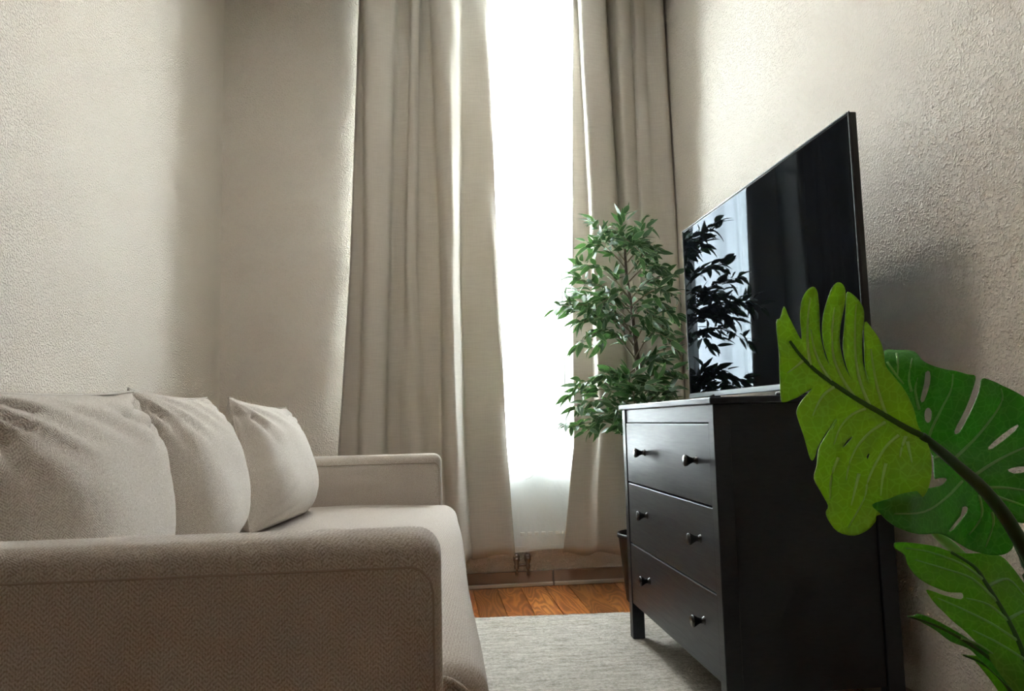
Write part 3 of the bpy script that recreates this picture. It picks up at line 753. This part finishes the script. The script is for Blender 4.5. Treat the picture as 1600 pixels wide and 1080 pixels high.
# leaf 2: broad, deep green, holes between the veins; front lobe folds towards the camera
o2 = [(1381, 549), (1400, 547.5), (1422, 548), (1433, 553), (1442, 564), (1456, 571), (1476, 577), (1494, 580), (1512, 585), (1524, 588), (1520, 608), (1508, 640), (1491, 674), (1499, 676), (1514, 650), (1530, 612), (1534, 592), (1550, 595), (1567, 603), (1584, 611), (1602, 622), (1628, 645), (1646, 680), (1654, 720), (1652, 765), (1635, 800), (1605, 817), (1582, 815),
      (1574, 816), (1583, 838), (1582, 856), (1570, 866), (1552, 868), (1535, 865), (1515, 859), (1496, 848), (1478, 838), (1464, 834), (1436, 835), (1408, 827), (1388, 815), (1375, 802), (1363, 789), (1385, 781), (1410, 772), (1435, 767), (1452, 763), (1470, 759), (1479, 751), (1478, 747), (1468, 747), (1461, 748),
      (1459, 735), (1458, 715), (1450, 700), (1430, 680), (1410, 650), (1392, 610), (1384, 578)]
h2 = [[(1446, 582), (1453, 581), (1453, 600), (1444, 627), (1438, 625), (1444, 600)], [(1450, 637), (1456, 643), (1455, 656), (1450, 661), (1445, 656), (1445, 643)],
      [(1590, 663), (1586, 674), (1551, 701), (1544, 699), (1566, 679)], [(1574, 734), (1591, 729), (1605, 730), (1604, 737), (1584, 740)], [(1503, 793), (1511, 792), (1511, 801), (1490, 828), (1482, 829), (1500, 806)]]
mid2 = [(1456, 694), (1480, 712), (1510, 740), (1540, 770), (1560, 795), (1575, 815)]
v2 = [[(1451, 684), (1458, 665), (1472, 637), (1486, 609), (1489, 584)], [(1492, 716), (1522, 687), (1550, 653), (1566, 625), (1564, 607)], [(1524, 742), (1556, 721), (1595, 702), (1630, 690)], [(1538, 762), (1570, 762), (1600, 766), (1640, 770)], [(1543, 770), (1570, 780), (1600, 790), (1625, 800)],
      [(1503, 752), (1479, 777), (1443, 800), (1398, 803)], [(1530, 774), (1534, 806), (1514, 836)], [(1550, 800), (1552, 820), (1540, 855)], [(1473, 714), (1465, 714), (1459, 717)], [(1386, 566), (1401, 587), (1412, 600)], [(1401, 553), (1403, 572), (1402, 588)], [(1424, 612), (1420, 590), (1425, 560)], [(1436, 640), (1430, 610), (1434, 590)]]
def d2(x, y):
    t = .985 - .00005*(x-1400)
    t -= .150*max(0, min(1, (y-690)/90))**1.0 * max(.25, min(1, (1540-x)/120))
    t += .05*max(0, (575-y)/30)**2*.6
    return t
W2 = mleaf(o2, h2, mid2, v2, d2, 'mon_b', 'vein_b', (.0034, .002), 'vein_d', quilt=.011, qw=20, label='deep green monstera leaf with oval holes between veins')
# leaf 3
o3 = [(1397, 850), (1402, 847.5), (1425, 848.5), (1461, 854), (1486, 862), (1512, 865), (1538, 865), (1563, 869), (1580, 885), (1600, 912), (1630, 960), (1645, 1020), (1640, 1070), (1620, 1090), (1590, 1085), (1560, 1050), (1538, 1018), (1512, 990),
      (1489, 971), (1475, 957), (1461, 943), (1447, 922.5), (1460, 925), (1475, 930.5), (1502, 936.5), (1503.5, 927), (1488, 926), (1475, 923.5), (1450, 913), (1430, 899), (1419, 883), (1413, 867), (1399, 858)]
mid3 = [(1486, 863), (1521, 885), (1538, 908), (1570, 960), (1592, 1005), (1612, 1060)]
v3 = [[(1535, 905), (1500, 880), (1450, 862), (1415, 857)], [(1558, 940), (1520, 905), (1480, 890), (1430, 875)], [(1575, 970), (1545, 945), (1510, 935)], [(1588, 1000), (1550, 975), (1500, 950), (1465, 935)], [(1600, 1030), (1560, 1005), (1520, 985)], [(1545, 915), (1575, 905), (1600, 930)], [(1575, 968), (1605, 955), (1630, 975)]]
d3 = lambda x, y: .955 - .0003*(y-850) + .0003*abs((x-1486)-(y-862)*.62)*.5
W3 = mleaf(o3, [], mid3, v3, d3, 'mon_c', 'vein_b', (.0036, .0018), 'vein_d', quilt=.005, label='half-folded green monstera leaf with one rectangular notch')
# leaf 4 and 5: seen nearly edge-on, below
o4 = [(1417, 963), (1428, 963), (1436, 960), (1457, 967), (1496, 988), (1538, 1014), (1577, 1036), (1610, 1055), (1625, 1090), (1600, 1092), (1575, 1072), (1531, 1030), (1514, 1014), (1486, 1003), (1462, 985), (1443, 974), (1430, 968)]
W4 = mleaf(o4, [], [(1420, 964), (1460, 977), (1510, 1003), (1560, 1040), (1605, 1080)], [[(1500, 997), (1530, 1008), (1560, 1028)]], lambda x, y: .90+.00005*(x-1417), 'mon_b', 'vein_b', (.003, .001), 'vein_d', quilt=.004, qw=8, step=5)
o5 = [(1502, 1023), (1514, 1024.5), (1535, 1027), (1560, 1042), (1590, 1065), (1625, 1110), (1640, 1150), (1600, 1150), (1575, 1105), (1555, 1073), (1540, 1053), (1521, 1031)]
W5 = mleaf(o5, [], [(1505, 1024), (1540, 1040), (1575, 1075), (1610, 1135)], [], lambda x, y: .93, 'mon_c', 'vein_b', (.003, .001), 'vein_d', quilt=.003, qw=8, step=5)
# petioles down to the pot
def px3(p, t): return CAM + ray(*p)*t - mo
potc = Vector((0, 0, .40))
st1 = [W1((1440, 681), -.002), px3((1466, 702), .862), px3((1496, 728), .85), px3((1535, 763), .845), px3((1567, 802), .845), px3((1591, 841), .845), px3((1625, 910), .85), px3((1690, 1100), .86), potc+Vector((-.02, 0, 0))]
st1 = crom(st1, 5); tube('stalk', st1, [.0048+.0030*min(1, i/(len(st1)*.5)) for i in range(len(st1))], 'stem', mon, 10)
st2 = crom([W2((1575, 815), .003), px3((1600, 870), .96), px3((1650, 980), .93), potc+Vector((.01, .02, 0))], 5); tube('stalk', st2, .006, 'stem', mon, 8)
st3 = crom([W3((1612, 1060), .004), px3((1650, 1130), .95), potc+Vector((0, .03, 0))], 5); tube('stalk', st3, .006, 'stem', mon, 8)
st4 = crom([W4((1605, 1080), .003), px3((1660, 1160), .90), potc+Vector((-.03, .01, 0))], 5); tube('stalk', st4, .005, 'stem', mon, 8)
st5 = crom([W5((1610, 1135), .003), px3((1660, 1230), .92), potc+Vector((-.01, -.02, 0))], 5); tube('stalk', st5, .005, 'stem', mon, 8)
# another stalk that shows between leaf two and leaf three
st6 = crom([px3((1440, 800), 1.03), px3((1466, 836), 1.03), px3((1504, 870), 1.03), px3((1580, 950), 1.03), px3((1680, 1120), 1.0), potc+Vector((.03, .03, 0))], 5); tube('stalk', st6, .007, 'vein_b', mon, 8)
lathe('pot', [(.11, 0), (.118, .01), (.15, .38), (.158, .385), (.158, .42), (.148, .42), (.143, .38), (.0, .38)], 'pot', mon, 32)
lathe('soil', [(.0, .385), (.13, .39), (.142, .383)], 'soil', mon, 24)
